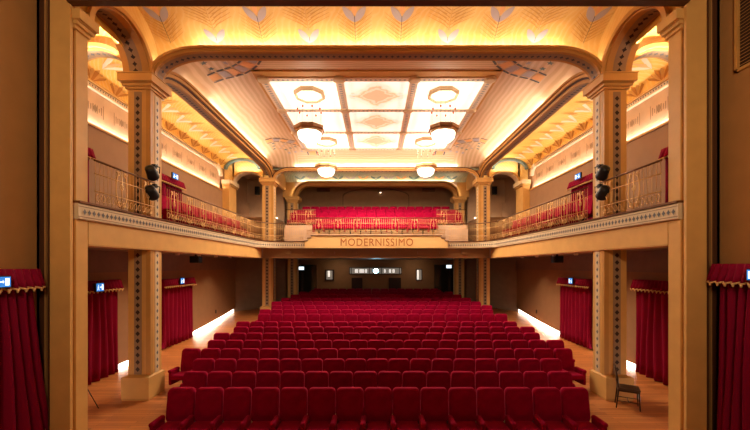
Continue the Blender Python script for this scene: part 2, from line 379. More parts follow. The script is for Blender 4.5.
# raised tiers of the balcony
def tier(name, x0, x1, y0, y1, z): MB().box(x0, x1, y0, y1, 1.24, z, WALLDEC).build(name, kind='structure')
tier('floor_platform', -3.5, 3.5, 17.75, 18.35, 1.50)
tier('floor_tier_1', -3.45, 3.45, 18.36, 19.49, 1.65)
tier('floor_tier_2', -5.05, 5.05, 19.50, 20.59, 2.05)
tier('floor_tier_3', -5.05, 5.05, 20.60, 21.69, 2.40)
tier('floor_tier_4', -5.05, 5.05, 21.70, 24.99, 2.75)

# ------------------------------------------------------------------ vaults and ceilings
# front vault, with the palm motifs painted on it
def v1(x, deg, d=0):
    t = math.radians(deg); ny, nz = math.cos(t)/1.33, math.sin(t)/.8; q = math.hypot(ny, nz)
    return (x, 7.92+1.33*math.cos(t)-d*ny/q, 5.45+.8*math.sin(t)-d*nz/q)
m = MB(); m.grid(lambda u, v: v1(-5.75+11.5*u, 180*v), 4, 30, VAULT)
def vdeg(v): return 17+(45-v)*(50/38)
def stroke(x0, v0, x1, v1_, wd, mt, d=.006):
    dx, dv = x1-x0, (v1_-v0)*.026; q = math.hypot(dx, dv); nx, nv = -dv/q*wd/2, dx/q*wd/2/.026
    P = [(x0+nx, v0+nv), (x1+nx*.4, v1_+nv*.4), (x1-nx*.4, v1_-nv*.4), (x0-nx, v0-nv)]
    m.add([v1(a, vdeg(b_), d) for a, b_ in P], [(0, 1, 2, 3)], mt)
def petal(mb, fn, x0, v0, x1, v1_, wd, mt):                 # leaf from a point to a blunt tip
    dx, dv = x1-x0, v1_-v0; pts = []
    for k in range(13):
        t = k/12; wv = wd*math.sin(PI*min(t*.93+.03, 1))**.8
        pts.append((t, wv))
    q = math.hypot(dx, dv*.026); nx, nv = -dv*.026/q, dx/q/.026
    A = [fn(x0+dx*t+nx*wv/2, v0+dv*t+nv*wv/2) for t, wv in pts]; B = [fn(x0+dx*t-nx*wv/2, v0+dv*t-nv*wv/2) for t, wv in pts]
    mb.loft([A, B], mt, closed=False, smooth=False)
for k in range(10):
    cx = (-5.33, -4.13, -2.95, -1.74, -.56, .60, 1.80, 3.00, 4.05, 5.32)[k]
    f = lambda a, b_: v1(a, vdeg(b_), .008)
    if k in (0, 2, 4, 5, 7, 9):
        for g in (-1, 1): petal(m, f, cx, 20, cx+g*.27, 7, .17, LAV)
        petal(m, f, cx, 14, cx, 3, .12, PEACH)
        stroke(cx, 15, cx, 41, .014, INK)
        for q in range(6):
            v0 = 20+q*3.4
            for g in (-1, 1):
                stroke(cx, v0+3, cx+g*(.20+.08*(q < 4)), v0-6, .016, FEATH); stroke(cx+g*.05, v0+2, cx+g*.42, v0-8, .02, FEATH)
    else:
        for g in (-1, 1): petal(m, f, cx, 40, cx+g*.25, 27, .17, LAV)
        petal(m, f, cx, 36, cx, 25, .15, PEACH)
        stroke(cx, 28, cx, 5, .016, FEATH); stroke(cx, 40, cx, 33, .015, INK)
        for q in range(6):
            v0 = 26-q*3.2
            for g in (-1, 1):
                stroke(cx+g*.02, v0, cx+g*(.30+.02*q), v0-8, .02, FEATH)
                if q < 4: stroke(cx+g*.1, v0-3, cx+g*.56, v0-11, .022, FEATH)
m.build('ceiling_front_vault', kind='structure')
# main ceiling: coved rectangle
CZ0, CZ1, CW = 5.45, 6.2, 1.1
def ceil_z(x, y):
    dx = 5.86-abs(x); dy = min(y-9.32, 19.60-y)
    r = .55                                                # rounded meeting of the coves
    ax, ay = max(0, CW-dx), max(0, CW-dy)
    d = min(1, math.hypot(ax, ay)/CW)
    return CZ0+(CZ1-CZ0)*math.sqrt(max(0, 1-d**2.0))
m = MB()
xs = [-5.86+11.72*i/88 for i in range(89)]; ys = [9.32+10.28*j/80 for j in range(81)]
vsx = [(x, y, ceil_z(x, y)) for x in xs for y in ys]
fw, fy, fg = [], [], []
for i in range(88):
    for j in range(80):
        q = (i*81+j, (i+1)*81+j, (i+1)*81+j+1, i*81+j+1)
        x, y = (xs[i]+xs[i+1])/2, (ys[j]+ys[j+1])/2
        (fy if (abs(x) < 4.2 and (y < 11.3 or y > 18.8)) else fw).append(q)
m.add(vsx, fw, WAVE, True); m.add(vsx, fy, WAVEY, True)
# ochre border round the light grid
gx0, gx1, gy0, gy1 = -3.72, 3.72, 11.62, 18.55
for a, b_, c, d in ((gx0-.2, gx1+.2, gy0-.42, gy0-.05), ): m.box(a, b_, c, d, 6.15, 6.21, OCHRE)
m.box(gx0-.26, gx0-.02, gy0-.42, 18.3, 6.16, 6.21, OCHRE); m.box(gx1+.02, gx1+.26, gy0-.42, 18.3, 6.16, 6.21, OCHRE)
# painted corner fans
def cfn(a, b_, t=0): return (a, b_, ceil_z(a, b_)-.012)
for s in (-1, 1):
    for (yc, g) in ((9.55, 1), (19.2, -1)):
        for q in range(9):
            t0, t1 = q/9, (q+.8)/9
            for r0, r1, mt in ((1.75, 1.82, GREY), (1.86, 2.2, LAV if q % 2 else PEACH), (2.24, 2.31, GREY)):
                P = []
                for t, r in ((t0, r0), (t1, r0), (t1, r1), (t0, r1)):
                    an = PI/2*t; P.append(cfn(s*(5.45-r*math.cos(an)), yc+g*r*math.sin(an)*.95))
                m.add(P, [(0, 1, 2, 3)], mt)
        for q in range(4):
            an = PI/2*(q+.5)/4
            for r in (.8, 1.15, 1.5):
                cx, cy = 5.45-r*math.cos(an), yc+g*r*math.sin(an)
                P = [cfn(s*(cx+.11*math.cos(a2)*(1 if k % 2 else .45)), cy+.11*math.sin(a2)*(1 if k % 2 else .45)) for k, a2 in enumerate([2*PI*z/10 for z in range(10)])]
                m.add(P, [tuple(range(10))], TEAL if q % 2 else LAV)
m.build('ceiling_main', kind='structure')
# rear vault (green) between the two rear arches and flat ceiling over the last rows
m = MB(); m.grid(lambda u, v: (-5.75+11.5*u, 21.15-1.45*math.cos(PI*v), 5.35+.5*math.sin(PI*v)), 4, 20, VAULT_G)
for k in range(13):
    cx = -4.8+k*.8
    for g in (-1, 1):
        P = []
        for t, wv in ((0, 0), (.3, .09), (.7, .1), (1, .02)):
            P.append((t, wv))
        f = lambda a, b_: (a, 21.15-1.44*math.cos(math.radians(180-b_)), 5.345+.49*math.sin(math.radians(b_)))
        A = [f(cx+g*.3*t+wv, 14+26*t) for t, wv in P]; B = [f(cx+g*.3*t-wv, 14+26*t) for t, wv in P]
        m.loft([A, B], (TEAL, LAV, PEACH)[k % 3], closed=False, smooth=False)
m.build('ceiling_rear_vault', kind='structure')
m = MB(); m.box(-8.3, 8.3, 22.95, 25.2, 5.6, 5.7, BWALL); m.build('ceiling_balcony', kind='structure')
# aisle vaults
for s in (-1, 1):
    def av(y, deg, d=0, s=s):
        t = math.radians(deg); return (s*(7.21+(1.09-d)*math.cos(t)), y, 5.28+(.60-d)*math.sin(t))
    m = MB(); m.grid(lambda u, v: av(6.95+12.5*u, 180*v), 12, 20, VAULT_A)
    for k in range(13):                                    # ochre palm fans on the outer haunch, pale leaves above
        y0 = 7.4+k*.95
        for q in (-2, -1, 0, 1, 2):
            P = [(y0-.03, 8), (y0+q*.15-.08, 34-abs(q)*3), (y0+q*.18, 42-abs(q)*4), (y0+q*.15+.08, 34-abs(q)*3), (y0+.03, 8)]
            m.add([av(a, b_, .010+.001*q) for a, b_ in P], [(0, 1, 2, 3, 4)], FEATH if q % 2 else OBROWN)
        for g in (-1, 1):
            P = [(y0, 46), (y0+g*.13, 54), (y0+g*.36, 74), (y0+g*.22, 76), (y0+g*.04, 60)]
            m.add([av(a, b_, .012) for a, b_ in P], [(0, 1, 2, 3, 4)], PALE)
            P = [(y0+g*.42, 60), (y0+g*.47, 76), (y0+g*.44, 100), (y0+g*.38, 76)]
            m.add([av(a, b_, .014) for a, b_ in P], [(0, 1, 2, 3)], FEATH)
        P = [(y0-.09, 62), (y0, 52), (y0+.09, 62), (y0, 84)]
        m.add([av(a, b_, .016) for a, b_ in P], [(0, 1, 2, 3)], PEACH)
    m.build('ceiling_aisle_'+SIDE[s], kind='structure')
    m = MB(); m.box(s*5.9, s*8.3, 19.9, 22.8, 5.6, 5.65, BWALL); m.build('ceiling_gallery_'+SIDE[s], kind='structure')

# ------------------------------------------------------------------ arches
def basket(c0, c1, z0, rx, rz, zt=None, n=8):               # opening outline from (c0, z0) up, over and down to (c1, z0)
    P = []
    for k in range(n+1):
        t = PI/2*k/n; P.append((c0+rx*(1-math.cos(t)), z0+rz*math.sin(t)))
    for k in range(n+1):
        t = PI/2*(1-k/n); P.append((c1-rx*(1-math.cos(t)), z0+rz*math.sin(t)))
    if c1-c0 > 2.01*rx:                                     # intermediate points on the flat part
        a, b_ = P[n], P[n+1]; k = int((b_[0]-a[0])/.5)+1
        P[n+1:n+1] = [(a[0]+(b_[0]-a[0])*i/k, a[1]) for i in range(1, k)]
    return P
def offset(P, d):
    out = []
    for i, p in enumerate(P):
        a = P[max(i-1, 0)]; b_ = P[min(i+1, len(P)-1)]; dx, dz = b_[0]-a[0], b_[1]-a[1]; q = math.hypot(dx, dz)
        out.append((p[0]-dz/q*d, p[1]+dx/q*d))
    return out
def arch_band(mb, P, d0, d1, fn, t0, t1, m, smooth=True):
    A, B = offset(P, d0), offset(P, d1)
    mb.loft([[fn(a[0], a[1], t0), fn(b_[0], b_[1], t0), fn(b_[0], b_[1], t1), fn(a[0], a[1], t1)] for a, b_ in zip(A, B)], m, smooth=False)
def along(P, step, start=0):
    out = []; acc = -start
    for (a, b_) in zip(P, P[1:]):
        L_ = math.hypot(b_[0]-a[0], b_[1]-a[1]); t = 0
        while acc + (L_-t) >= step:
            t += step-acc; acc = 0; k = t/L_; out.append((a[0]+(b_[0]-a[0])*k, a[1]+(b_[1]-a[1])*k, (b_[0]-a[0])/L_, (b_[1]-a[1])/L_))
        acc += L_-t
    return out
def soffit(mb, P, fn, t0, t1, ta, tb, band, dot, step, r):   # a painted band with a row of ornaments on the underside
    Q = offset(P, -.006)
    mb.loft([[fn(a[0], a[1], t0), fn(a[0], a[1], t1)] for a in Q], band, closed=False, smooth=False)
    Q2 = offset(P, -.012); tm = (ta+tb)/2
    for (a, z, dx, dz) in along(Q2, step, step/2):
        pts = []
        for k in range(8):
            q = 1 if k % 2 == 0 else .55; u, v = r*q*math.cos(PI/4*k), r*q*math.sin(PI/4*k)
            pts.append(fn(a+dx*u, z+dz*u, tm+v))
        mb.add(pts, [tuple(range(8))], dot)
# front transverse arch
fnY = lambda a, b_, t: (a, t, b_)
P = basket(-5.60, 5.60, 4.79, 1.15, .60)
t_ = thing('transverse_arch', (0, 9.07, 4.79), 'wide ochre arch beam spanning the hall between the two near columns', 'arch')
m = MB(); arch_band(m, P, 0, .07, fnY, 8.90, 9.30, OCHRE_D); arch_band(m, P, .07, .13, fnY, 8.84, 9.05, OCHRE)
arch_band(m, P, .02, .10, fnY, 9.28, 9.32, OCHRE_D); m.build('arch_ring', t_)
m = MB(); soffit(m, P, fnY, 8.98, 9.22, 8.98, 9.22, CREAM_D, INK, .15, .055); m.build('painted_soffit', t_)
m = MB(); arch_band(m, P, .13, .16, fnY, 9.06, 9.14, LED); m.build('light_strip', t_)
# rear transverse arch above the balcony, and a narrower one behind it
P2 = basket(-5.55, 5.55, 4.79, .80, .47)
t_ = thing('transverse_arch', (0, 19.7, 4.79), 'cream arch with a brown edge spanning between the far columns over the balcony', 'arch')
m = MB(); arch_band(m, P2, 0, .10, fnY, 19.5, 19.75, OCHRE); arch_band(m, P2, .10, .18, fnY, 19.44, 19.70, DBROWN); arch_band(m, P2, .06, .12, fnY, 19.42, 19.5, OCHRE_D); m.build('arch_ring', t_)
m = MB(); soffit(m, P2, fnY, 19.52, 19.73, 19.5, 19.75, CREAM, INK, .2, .05); m.build('painted_soffit', t_)
P3 = basket(-4.98, 4.98, 4.40, .75, .68)
t_ = thing('transverse_arch', (0, 22.7, 4.40), 'plain ochre arch with rounded corners framing the balcony back wall', 'arch')
m = MB(); arch_band(m, P3, 0, .20, fnY, 22.5, 22.85, OCHRE); arch_band(m, P3, .20, .31, fnY, 22.40, 22.50, OCHRE_D); arch_band(m, P3, .28, .325, fnY, 22.51, 22.57, LED); m.build('arch_ring', t_)
P3b = basket(-4.98, 4.98, 4.40, .75, .68)
m = MB()
for A, B in ((P3b, None),):
    Q = offset(P3b, .20)
    for sx in (-1, 1): m.box(sx*5.18, sx*5.95, 22.6, 22.8, 4.40, 6.3, OCHRE); m.box(sx*5.76, sx*5.9, 20.02, 22.6, 4.8, 6.2, OCHRE)
    m.loft([[(a, 22.6, z), (a, 22.6, 6.3), (a, 22.8, 6.3), (a, 22.8, z)] for a, z in Q], WALLDEC, smooth=False)
m.build('lunette', t_)
for s in (-1, 1):
    n = SIDE[s]; fnX = lambda a, b_, t: (s*t, a, b_)
    # small arch between proscenium and column
    Pa = basket(7.05, 8.80, 4.79, .875, .76, n=10)
    t_ = thing('round_arch', (s*6.0, 7.92, 4.79), 'round ochre arch between the %s proscenium pier and the near column' % n, 'arch')
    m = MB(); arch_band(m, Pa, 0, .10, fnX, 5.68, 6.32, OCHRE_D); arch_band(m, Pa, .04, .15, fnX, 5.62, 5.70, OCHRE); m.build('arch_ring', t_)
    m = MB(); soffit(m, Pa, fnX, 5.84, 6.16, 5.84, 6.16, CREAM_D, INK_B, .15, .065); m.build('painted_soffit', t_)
    m = MB(); Q = offset(Pa, .10)
    m.loft([[(s*5.74, a, z), (s*5.74, a, 6.4), (s*6.28, a, 6.4), (s*6.28, a, z)] for a, z in Q], VAULT, smooth=False)
    m.box(s*5.74, s*6.28, 6.7, 6.96, 4.79, 6.4, VAULT); m.box(s*5.74, s*6.28, 8.9, 9.3, 4.8, 6.4, VAULT)
    m.build('spandrel', t_)
    # arch across the side gallery beside the near column
    Pd = basket(6.36, 8.10, 4.79, .87, .74, n=8); fnd = lambda a, b_, t: (s*a, t, b_)
    t_ = thing('round_arch', (s*7.23, 9.2, 4.79), 'round arch crossing the %s side gallery behind the near column' % n, 'arch')
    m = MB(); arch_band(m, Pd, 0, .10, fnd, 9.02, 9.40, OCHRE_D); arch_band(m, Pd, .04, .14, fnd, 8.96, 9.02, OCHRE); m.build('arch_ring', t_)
    m = MB(); soffit(m, Pd, fnd, 9.08, 9.34, 9.08, 9.34, CREAM_D, GREY, .15, .06); m.build('painted_soffit', t_)
    # long arch over the side gallery
    Pb = basket(9.48, 19.48, 4.79, 1.5, .45)
    t_ = thing('gallery_arch', (s*6.0, 14.5, 4.79), 'long low ochre arch beam above the %s balcony' % n, 'arch')
    m = MB(); arch_band(m, Pb, 0, .14, fnX, 5.74, 6.12, OCHRE_D); arch_band(m, Pb, .14, .22, fnX, 5.67, 5.80, OCHRE); arch_band(m, Pb, .09, .15, fnX, 5.71, 5.76, DBROWN); arch_band(m, Pb, .22, .29, fnX, 5.62, 5.70, OCHRE_D)
    m.build('arch_ring', t_)
    m = MB(); soffit(m, Pb, fnX, 5.82, 6.06, 5.82, 6.06, CREAM_D, INK, .15, .06); m.build('painted_soffit', t_)
    m = MB(); Q = offset(Pb, .15); m.loft([[(s*5.90, a, z), (s*5.90, a, 6.6), (s*6.12, a, 6.6), (s*6.12, a, z)] for a, z in Q], VAULT, smooth=False)
    m.build('spandrel', t_)
    m = MB(); m.box(s*5.72, s*5.80, 10.6, 18.4, 5.47, 5.49, LED); m.build('led_strip', label='hidden light strip on top of the long arch beam above the %s balcony' % n, category='light strip')
    # small arch across the gallery at its far end, with a green painted band and yellow lunette
    cx0, cx1 = 6.20, 7.76
    Pc = basket(cx0, cx1, 4.55, .78, .56, n=8)
    fnc = lambda a, b_, t: (s*a, t, b_)
    t_ = thing('round_arch', (s*6.98, 19.5, 4.55), 'small round arch across the far end of the %s balcony gallery' % n, 'arch')
    m = MB(); arch_band(m, Pc, 0, .10, fnc, 19.3, 19.75, CREAM); arch_band(m, Pc, .03, .09, fnc, 19.24, 19.3, OCHRE_D); m.build('arch_ring', t_)
    m = MB(); Q = offset(Pc, .10)
    m.loft([[(s*a, 19.36, z), (s*a, 19.36, 6.3), (s*a, 19.7, 6.3), (s*a, 19.7, z)] for a, z in Q], VAULT, smooth=False)
    m.box(s*cx1, s*8.3, 19.36, 19.7, 4.5, 6.3, VAULT); m.box(s*5.9, s*cx0, 19.36, 19.7, 4.8, 6.3, VAULT)
    m.build('spandrel', t_)
    # green painted rib
    P_ = [(7.28+.97*math.cos(PI*k/20), 5.26+.58*math.sin(PI*k/20)) for k in range(21)]
    m = MB(); m.loft([[(s*a, 19.32, z), (s*a, 19.18, z), (s*(7.28+(a-7.28)*.86), 19.18, 5.26+(z-5.26)*.80), (s*(7.28+(a-7.28)*.86), 19.32, 5.26+(z-5.26)*.80)] for a, z in P_], TEAL, smooth=False)
    m.build('trim_8' if s < 0 else 'trim_9', kind='structure')

# ------------------------------------------------------------------ columns
def column(s, x0, x1, y0, y1, zb, ztop, label, base=True, lower=None, dots=True, dark=True):
    t_ = thing('column', (s*(x0+x1)/2, (y0+y1)/2, zb), label, 'column')
    m = MB(); zc = ztop-.34
    m.box(s*x0, s*x1, y0, y1, zb, zc, OCHRE)
    m.box(s*(x0-.015), s*(x0+.10), y0-.015, y0+.09, zb+(.5 if base else 0), zc, OCHRE_D)     # corner bead
    m.build('shaft', t_)
    if dots:
        m = MB(); ym = (y0+y1)/2+.03; w2 = .085
        m.box(s*(x0-.012), s*x0, ym-w2, ym+w2, zb+.62, zc-.05, CREAM)
        fni = lambda a, b_, t: (s*(x0-.012-t), a, b_)
        z = zb+.75
        while z < zc-.1: diamond(m, fni, ym, z, .042, .056, GREY); z += .18
        xm = (x0+x1)/2+.03
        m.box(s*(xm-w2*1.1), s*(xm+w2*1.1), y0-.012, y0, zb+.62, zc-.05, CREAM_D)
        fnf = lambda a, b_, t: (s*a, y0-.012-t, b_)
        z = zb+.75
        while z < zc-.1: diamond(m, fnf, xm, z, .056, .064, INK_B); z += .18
        m.build('ornament_band', t_)
    if base:
        m = MB(); m.box(s*(x0-.04), s*(x1+.09), y0-.13, y1+.08, zb, zb+.05, OCHRE_D); m.box(s*(x0-.04), s*(x1+.09), y0-.13, y1+.08, zb+.05, zb+.57, OCHRE)
        a, b_, c, d = x0-.04, x1+.09, y0-.13, y1+.08
        m.loft([[(s*a, c, zb+.57), (s*b_, c, zb+.57), (s*b_, d, zb+.57), (s*a, d, zb+.57)], [(s*x0, y0, zb+.61), (s*x1, y0, zb+.61), (s*x1, y1, zb+.61), (s*x0, y1, zb+.61)]], OCHRE, smooth=False)
        m.build('base', t_)
    m = MB()
    for d, z0, z1 in ((.05, zc, zc+.05), (.10, zc+.05, zc+.11), (.17, zc+.13, ztop-.02), (.19, ztop-.02, ztop)):
        m.box(s*(x0-d), s*(x1+d*.7), y0-d*1.3, y1+d, z0, z1, OCHRE)
    m.box(s*(x0-.12), s*(x1+.08), y0-.15, y1+.12, zc+.11, zc+.13, OCHRE_D)
    m.build('capital', t_); return t_
for s in (-1, 1):
    n = SIDE[s]
    column(s, 5.74, 6.30, 8.95, 9.42, -3.36, 4.79, 'tall square ochre column with patterned bands, nearest on the %s of the hall' % n)
    column(s, 5.66, 6.24, 19.42, 20.0, -2.80, 4.79, 'square ochre column at the far %s corner of the hall, in front of the balcony tiers' % n)
    column(s, 5.02, 5.62, 22.55, 23.0, -2.52, 4.40, 'plain ochre column at the back %s, behind the far corner column' % n, base=False, dots=True)
    # half pier at the end of the outer wall, upper level
    t_ = thing('pilaster', (s*8.0, 19.2, 1.24), 'ochre pilaster on the outer wall at the far end of the %s gallery' % n, 'pilaster')
    MB().box(s*7.78, s*8.14, 18.75, 19.7, 1.24, 4.25, OCHRE).build('shaft', t_)
    m = MB(); m.box(s*7.72, s*8.14, 18.68, 19.75, 4.25, 4.35, OCHRE_D); m.box(s*7.66, s*8.14, 18.62, 19.8, 4.35, 4.55, CREAM); m.build('capital', t_)
    # proscenium pilaster
    t_ = thing('pilaster', (s*5.95, 6.8, -H), 'ochre pilaster with a moulded capital at the %s edge of the proscenium' % n, 'pilaster')
    MB().box(s*5.70, s*5.77, 6.68, 6.95, -H, 4.45, OCHRE).build('shaft', t_)
    m = MB()
    for d, z0, z1 in ((.05, 4.45, 4.51), (.11, 4.51, 4.57), (.18, 4.59, 4.77)): m.box(s*(5.70-d), s*5.77, 6.62-d*.4, 6.95+d*.35, z0, z1, OCHRE)
    m.box(s*5.57, s*5.77, 6.57, 7.0, 4.57, 4.59, OCHRE_D)
    m.build('capital', t_)

# ------------------------------------------------------------------ balcony parapet
PATH = [(-5.70, 6.66), (-5.70, 8.0), (-5.70, 9.0), (-5.70, 11.0), (-5.70, 13.0), (-5.70, 15.0), (-5.70, 16.4)]
for k in range(1, 9): a = PI/2*k/8; PATH.append((-5.70+1.25*(1-math.cos(a)), 16.4+1.25*math.sin(a)))
PATH += [(-3.5, 17.65)]
PATH_ALL = PATH + [(-x, y) for x, y in reversed(PATH)]
def nrm(P, i):
    a = P[max(i-1, 0)]; b_ = P[min(i+1, len(P)-1)]; dx, dy = b_[0]-a[0], b_[1]-a[1]; q = math.hypot(dx, dy)
    return (dy/q, -dx/q)                                    # points into the hall (towards +x on the left side)
def sweep(mb, P, prof, m, cap=True):
    rings = []
    for i, p in enumerate(P):
        nx, ny = nrm(P, i); rings.append([(p[0]+nx*d, p[1]+ny*d, z) for d, z in prof])
    mb.loft(rings, m, True, cap, smooth=False)
bal = thing('balcony', (0, 17.6, .4), 'ochre balcony front wrapping both sides and the rear of the hall with a patterned frieze', 'balcony')
for sx in (-1, 1):
    m = MB(); m.box(sx*5.70, sx*6.19, 6.97, 17.60, .40, .885, OCHRE); m.box(sx*5.69, sx*5.70, 6.97, 17.60, .40, .43, OCHRE_D); m.build('side_beam', bal)
m = MB(); m.box(-5.69, 5.69, 17.80, 17.94, .40, .885, BEAMB); m.box(-5.69, 5.69, 17.74, 17.80, .40, .47, BEAMB)
for k in range(-4, 5):
    if k: m.box(k*1.1-.12, k*1.1+.12, 17.70, 17.80, .60, .72, BEAMB)
m.build('beam', bal)
for s in (-1, 1):
    PP = [(-s*x, y) for x, y in PATH]
    if s > 0: PP = PP[::-1]
    m = MB(); sweep(m, PP, [(.04, .885), (.06, .90), (.06, 1.17), (.04, 1.19), (-.45, 1.19), (-.45, .885)], CREAM)
    sweep(m, PP, [(.062, .93), (.066, .93), (.066, .945), (.062, .945)], CREAM_D); sweep(m, PP, [(.062, 1.125), (.066, 1.125), (.066, 1.14), (.062, 1.14)], CREAM_D)
    for (a, b_, dx, dy) in along(PP, .115, .02):
        nx, ny = dy, -dx; c = (a+nx*.07, b_+ny*.07)
        pts = []
        for k in range(8):
            q = 1 if k % 2 == 0 else .6; u, v = .045*q*math.cos(PI/4*k), .062*q*math.sin(PI/4*k)
            pts.append((c[0]+dx*u, c[1]+dy*u, 1.035+v))
        m.add(pts, [tuple(range(8))], GREY)
    m.build('frieze', bal)
    m = MB(); sweep(m, PP, [(.09, 1.20), (.09, 1.235), (-.45, 1.24), (-.45, 1.19), (.07, 1.19)], IRON); m.build('coping', bal)
sg = MB()
outl = [(-3.52, .885), (3.52, .885), (3.52, 1.22), (3.36, 1.22), (3.36, 1.36), (3.18, 1.36), (3.18, 1.485), (-3.18, 1.485), (-3.18, 1.36), (-3.36, 1.36), (-3.36, 1.22), (-3.52, 1.22)]
sg.prism(outl, lambda a, b_, t: (a, t, b_), 17.42, 17.74, SIGNY)
sgo = sg.build('sign_board', bal)
m = MB()
for a, b_, z in ((-3.22, 3.22, 1.485), (-3.40, -3.22, 1.36), (3.22, 3.40, 1.36), (-3.56, -3.40, 1.22), (3.40, 3.56, 1.22)): m.box(a, b_, 17.38, 17.74, z, z+.03, DBROWN)
m.build('coping', sgo)
td = bpy.data.curves.new('lettering', 'FONT'); td.body = 'MODERNISSIMO'; td.align_x = 'CENTER'; td.size = .5; td.extrude = .012; td.space_character = 1.12
to = bpy.data.objects.new('tmp', td); C.objects.link(to); bpy.context.view_layer.update()
me = bpy.data.meshes.new_from_object(to.evaluated_get(bpy.context.evaluated_depsgraph_get()))
C.objects.unlink(to); bpy.data.objects.remove(to)
xs_ = [v.co.x for v in me.vertices]; ys_ = [v.co.y for v in me.vertices]
W0, H0 = max(xs_)-min(xs_), max(ys_)-min(ys_); cx_, cy_ = (max(xs_)+min(xs_))/2, (max(ys_)+min(ys_))/2
ob = wloc(sgo)
for v in me.vertices:
    x, y, z = v.co; v.co = Vector(((x-cx_)/W0*3.56+.03, 17.41-z, (y-cy_)/H0*.37+1.175+H)) - ob
me.materials.clear(); me.materials.append(SIGNR)
lo = bpy.data.objects.new('lettering', me); C.objects.link(lo); lo.parent = sgo

# ------------------------------------------------------------------ balcony railings
def path_len(P): return sum(math.hypot(b_[0]-a[0], b_[1]-a[1]) for a, b_ in zip(P, P[1:]))
def at_len(P, d):
    for a, b_ in zip(P, P[1:]):
        L_ = math.hypot(b_[0]-a[0], b_[1]-a[1])
        if d <= L_+1e-9: k = d/L_; return (a[0]+(b_[0]-a[0])*k, a[1]+(b_[1]-a[1])*k, (b_[0]-a[0])/L_, (b_[1]-a[1])/L_)
        d -= L_
    a, b_ = P[-2], P[-1]; L_ = math.hypot(b_[0]-a[0], b_[1]-a[1]); return (b_[0], b_[1], (b_[0]-a[0])/L_, (b_[1]-a[1])/L_)
def railing(P, z0, label, period=.83, first=.4, dense=.11, motifs=True):
    L_ = path_len(P); mid = at_len(P, L_/2)
    t_ = thing('balcony_railing', (mid[0], mid[1], z0), label, 'railing')
    m = MB(); m.tube([(x, y, z0+.86) for x, y in P], .022, IRON, 8); m.build('handrail', t_)
    for zr in (.25, .60):
        m = MB(); m.tube([(x, y, z0+zr) for x, y in P], .011, GOLD, 6); m.build('rail', t_)
    ms = []
    if motifs:
        d = first
        while d < L_-.2: ms.append(d); d += period
    m = MB(); d = .02
    while d <= L_:
        if all(abs(d-q) > .16 for q in ms):
            x, y, dx, dy = at_len(P, d); m.tube([(x, y, z0), (x, y, z0+.86)], .006, GOLD, 4)
        d += dense
    m.build('bars', t_)
    m = MB()                                               # row of small S scrolls at the foot
    d = .08
    while d < L_-.05:
        x, y, dx, dy = at_len(P, d)
        pts = []
        for k in range(9):
            a = 2*PI*k/8; pts.append((x+dx*.05*math.cos(a), y+dy*.05*math.cos(a), z0+.125+.075*math.sin(a)))
        m.tube(pts, .009, GOLD, 4, cap=False); d += .14
    m.build('scroll_band', t_)
    for q in ms:                                           # lyre-shaped pair of scrolls
        x, y, dx, dy = at_len(P, q); m = MB()
        f = lambda u, v: (x+dx*u, y+dy*u, z0+v)
        for g in (-1, 1):
            pts = []
            for k in range(15):
                t = k/14; u = g*(.05+.11*math.sin(PI*t)**.8*(1-.35*t)+.05*t); pts.append(f(u, .02+.78*t))
            m.tube(pts, .014, GOLD, 5)
            m.tube([f(g*(.11+.045*math.cos(a)), .76+.045*math.sin(a)) for a in [PI*1.6*k/8 for k in range(9)]], .011, GOLD, 5)
            m.tube([f(g*(.075+.05*math.cos(a)), .10+.05*math.sin(a)) for a in [2*PI*k/8 for k in range(9)]], .011, GOLD, 5)
        m.tube([f(0, 0), f(0, .86)], .012, GOLD, 5)
        m.tube([f(.05*math.cos(a), .48+.07*math.sin(a)) for a in [2*PI*k/8 for k in range(9)]], .010, GOLD, 5)
        m.build('scroll_motif', t_)
    return t_
for s in (-1, 1):
    n = SIDE[s]
    railing([(s*5.62, 7.02), (s*5.62, 8.92)], 1.24, 'short gilded iron railing between the %s proscenium pilaster and the near column' % n, first=.75, period=.9)
    railing([(s*5.62, 9.45), (s*5.62, 16.4)], 1.24, 'long gilded iron railing along the %s side balcony' % n, first=.35)
    cp = [(s*5.62, 16.42)] + [(s*(5.70-.08-1.17*(1-math.cos(PI/2*k/8))), 16.42+1.15*math.sin(PI/2*k/8)) for k in range(1, 9)] + [(s*3.55, 17.57)]
    railing(cp, 1.24, 'curved iron railing at the rear %s corner of the balcony, beside the lettered board' % n, motifs=False, dense=.1)
    railing([(s*3.35, 19.56), (s*4.98, 19.56)], 2.05+.20, 'small raised railing in front of the %s block of balcony seats' % n, first=.4, period=.8)
    m = MB(); m.box(s*3.32, s*5.0, 19.50, 19.62, 2.05, 2.25, WALLDEC); m.build('curb_trim_%s' % n, kind='structure')
railing([(-3.45, 17.55), (3.45, 17.55)], 1.52, 'straight gilded railing above the lettered board at the centre of the balcony', first=.60, period=.95, dense=.1)

# ------------------------------------------------------------------ light grid in the ceiling
cw = (gx1-gx0)/3; cl = (gy1-gy0)/3
t_ = thing('skylight_lattice', (0, 15, 6.1), 'patterned lattice of beams framing nine lit glass panels in the ceiling', 'lattice')
m = MB(); xb = [gx0+cw*i for i in range(4)]; yb = [gy0+cl*i for i in range(4)]
for i, x in enumerate(xb): m.box(x-.14, x+.14, gy0-.12, gy1+.05, 6.10, 6.19, LATT); m.box(x-.045, x+.045, gy0-.12, gy1+.05, 6.09, 6.10, LATB)
for y in yb: m.box(gx0, gx1, y-.10, y+.10, 6.105, 6.185, LATT)
for x in xb:
    k = 0
    while gy0+k*.16 < gy1: diamond(m, lambda a, b_, t: (a, b_, 6.088-t), x, gy0+k*.16, .10, .05, LATT); k += 1
for y in yb:
    k = 0
    while gx0+k*.16 < gx1: diamond(m, lambda a, b_, t: (a, b_, 6.103-t), gx0+k*.16, y, .05, .055, LATB); k += 1
m.build('bars', t_)
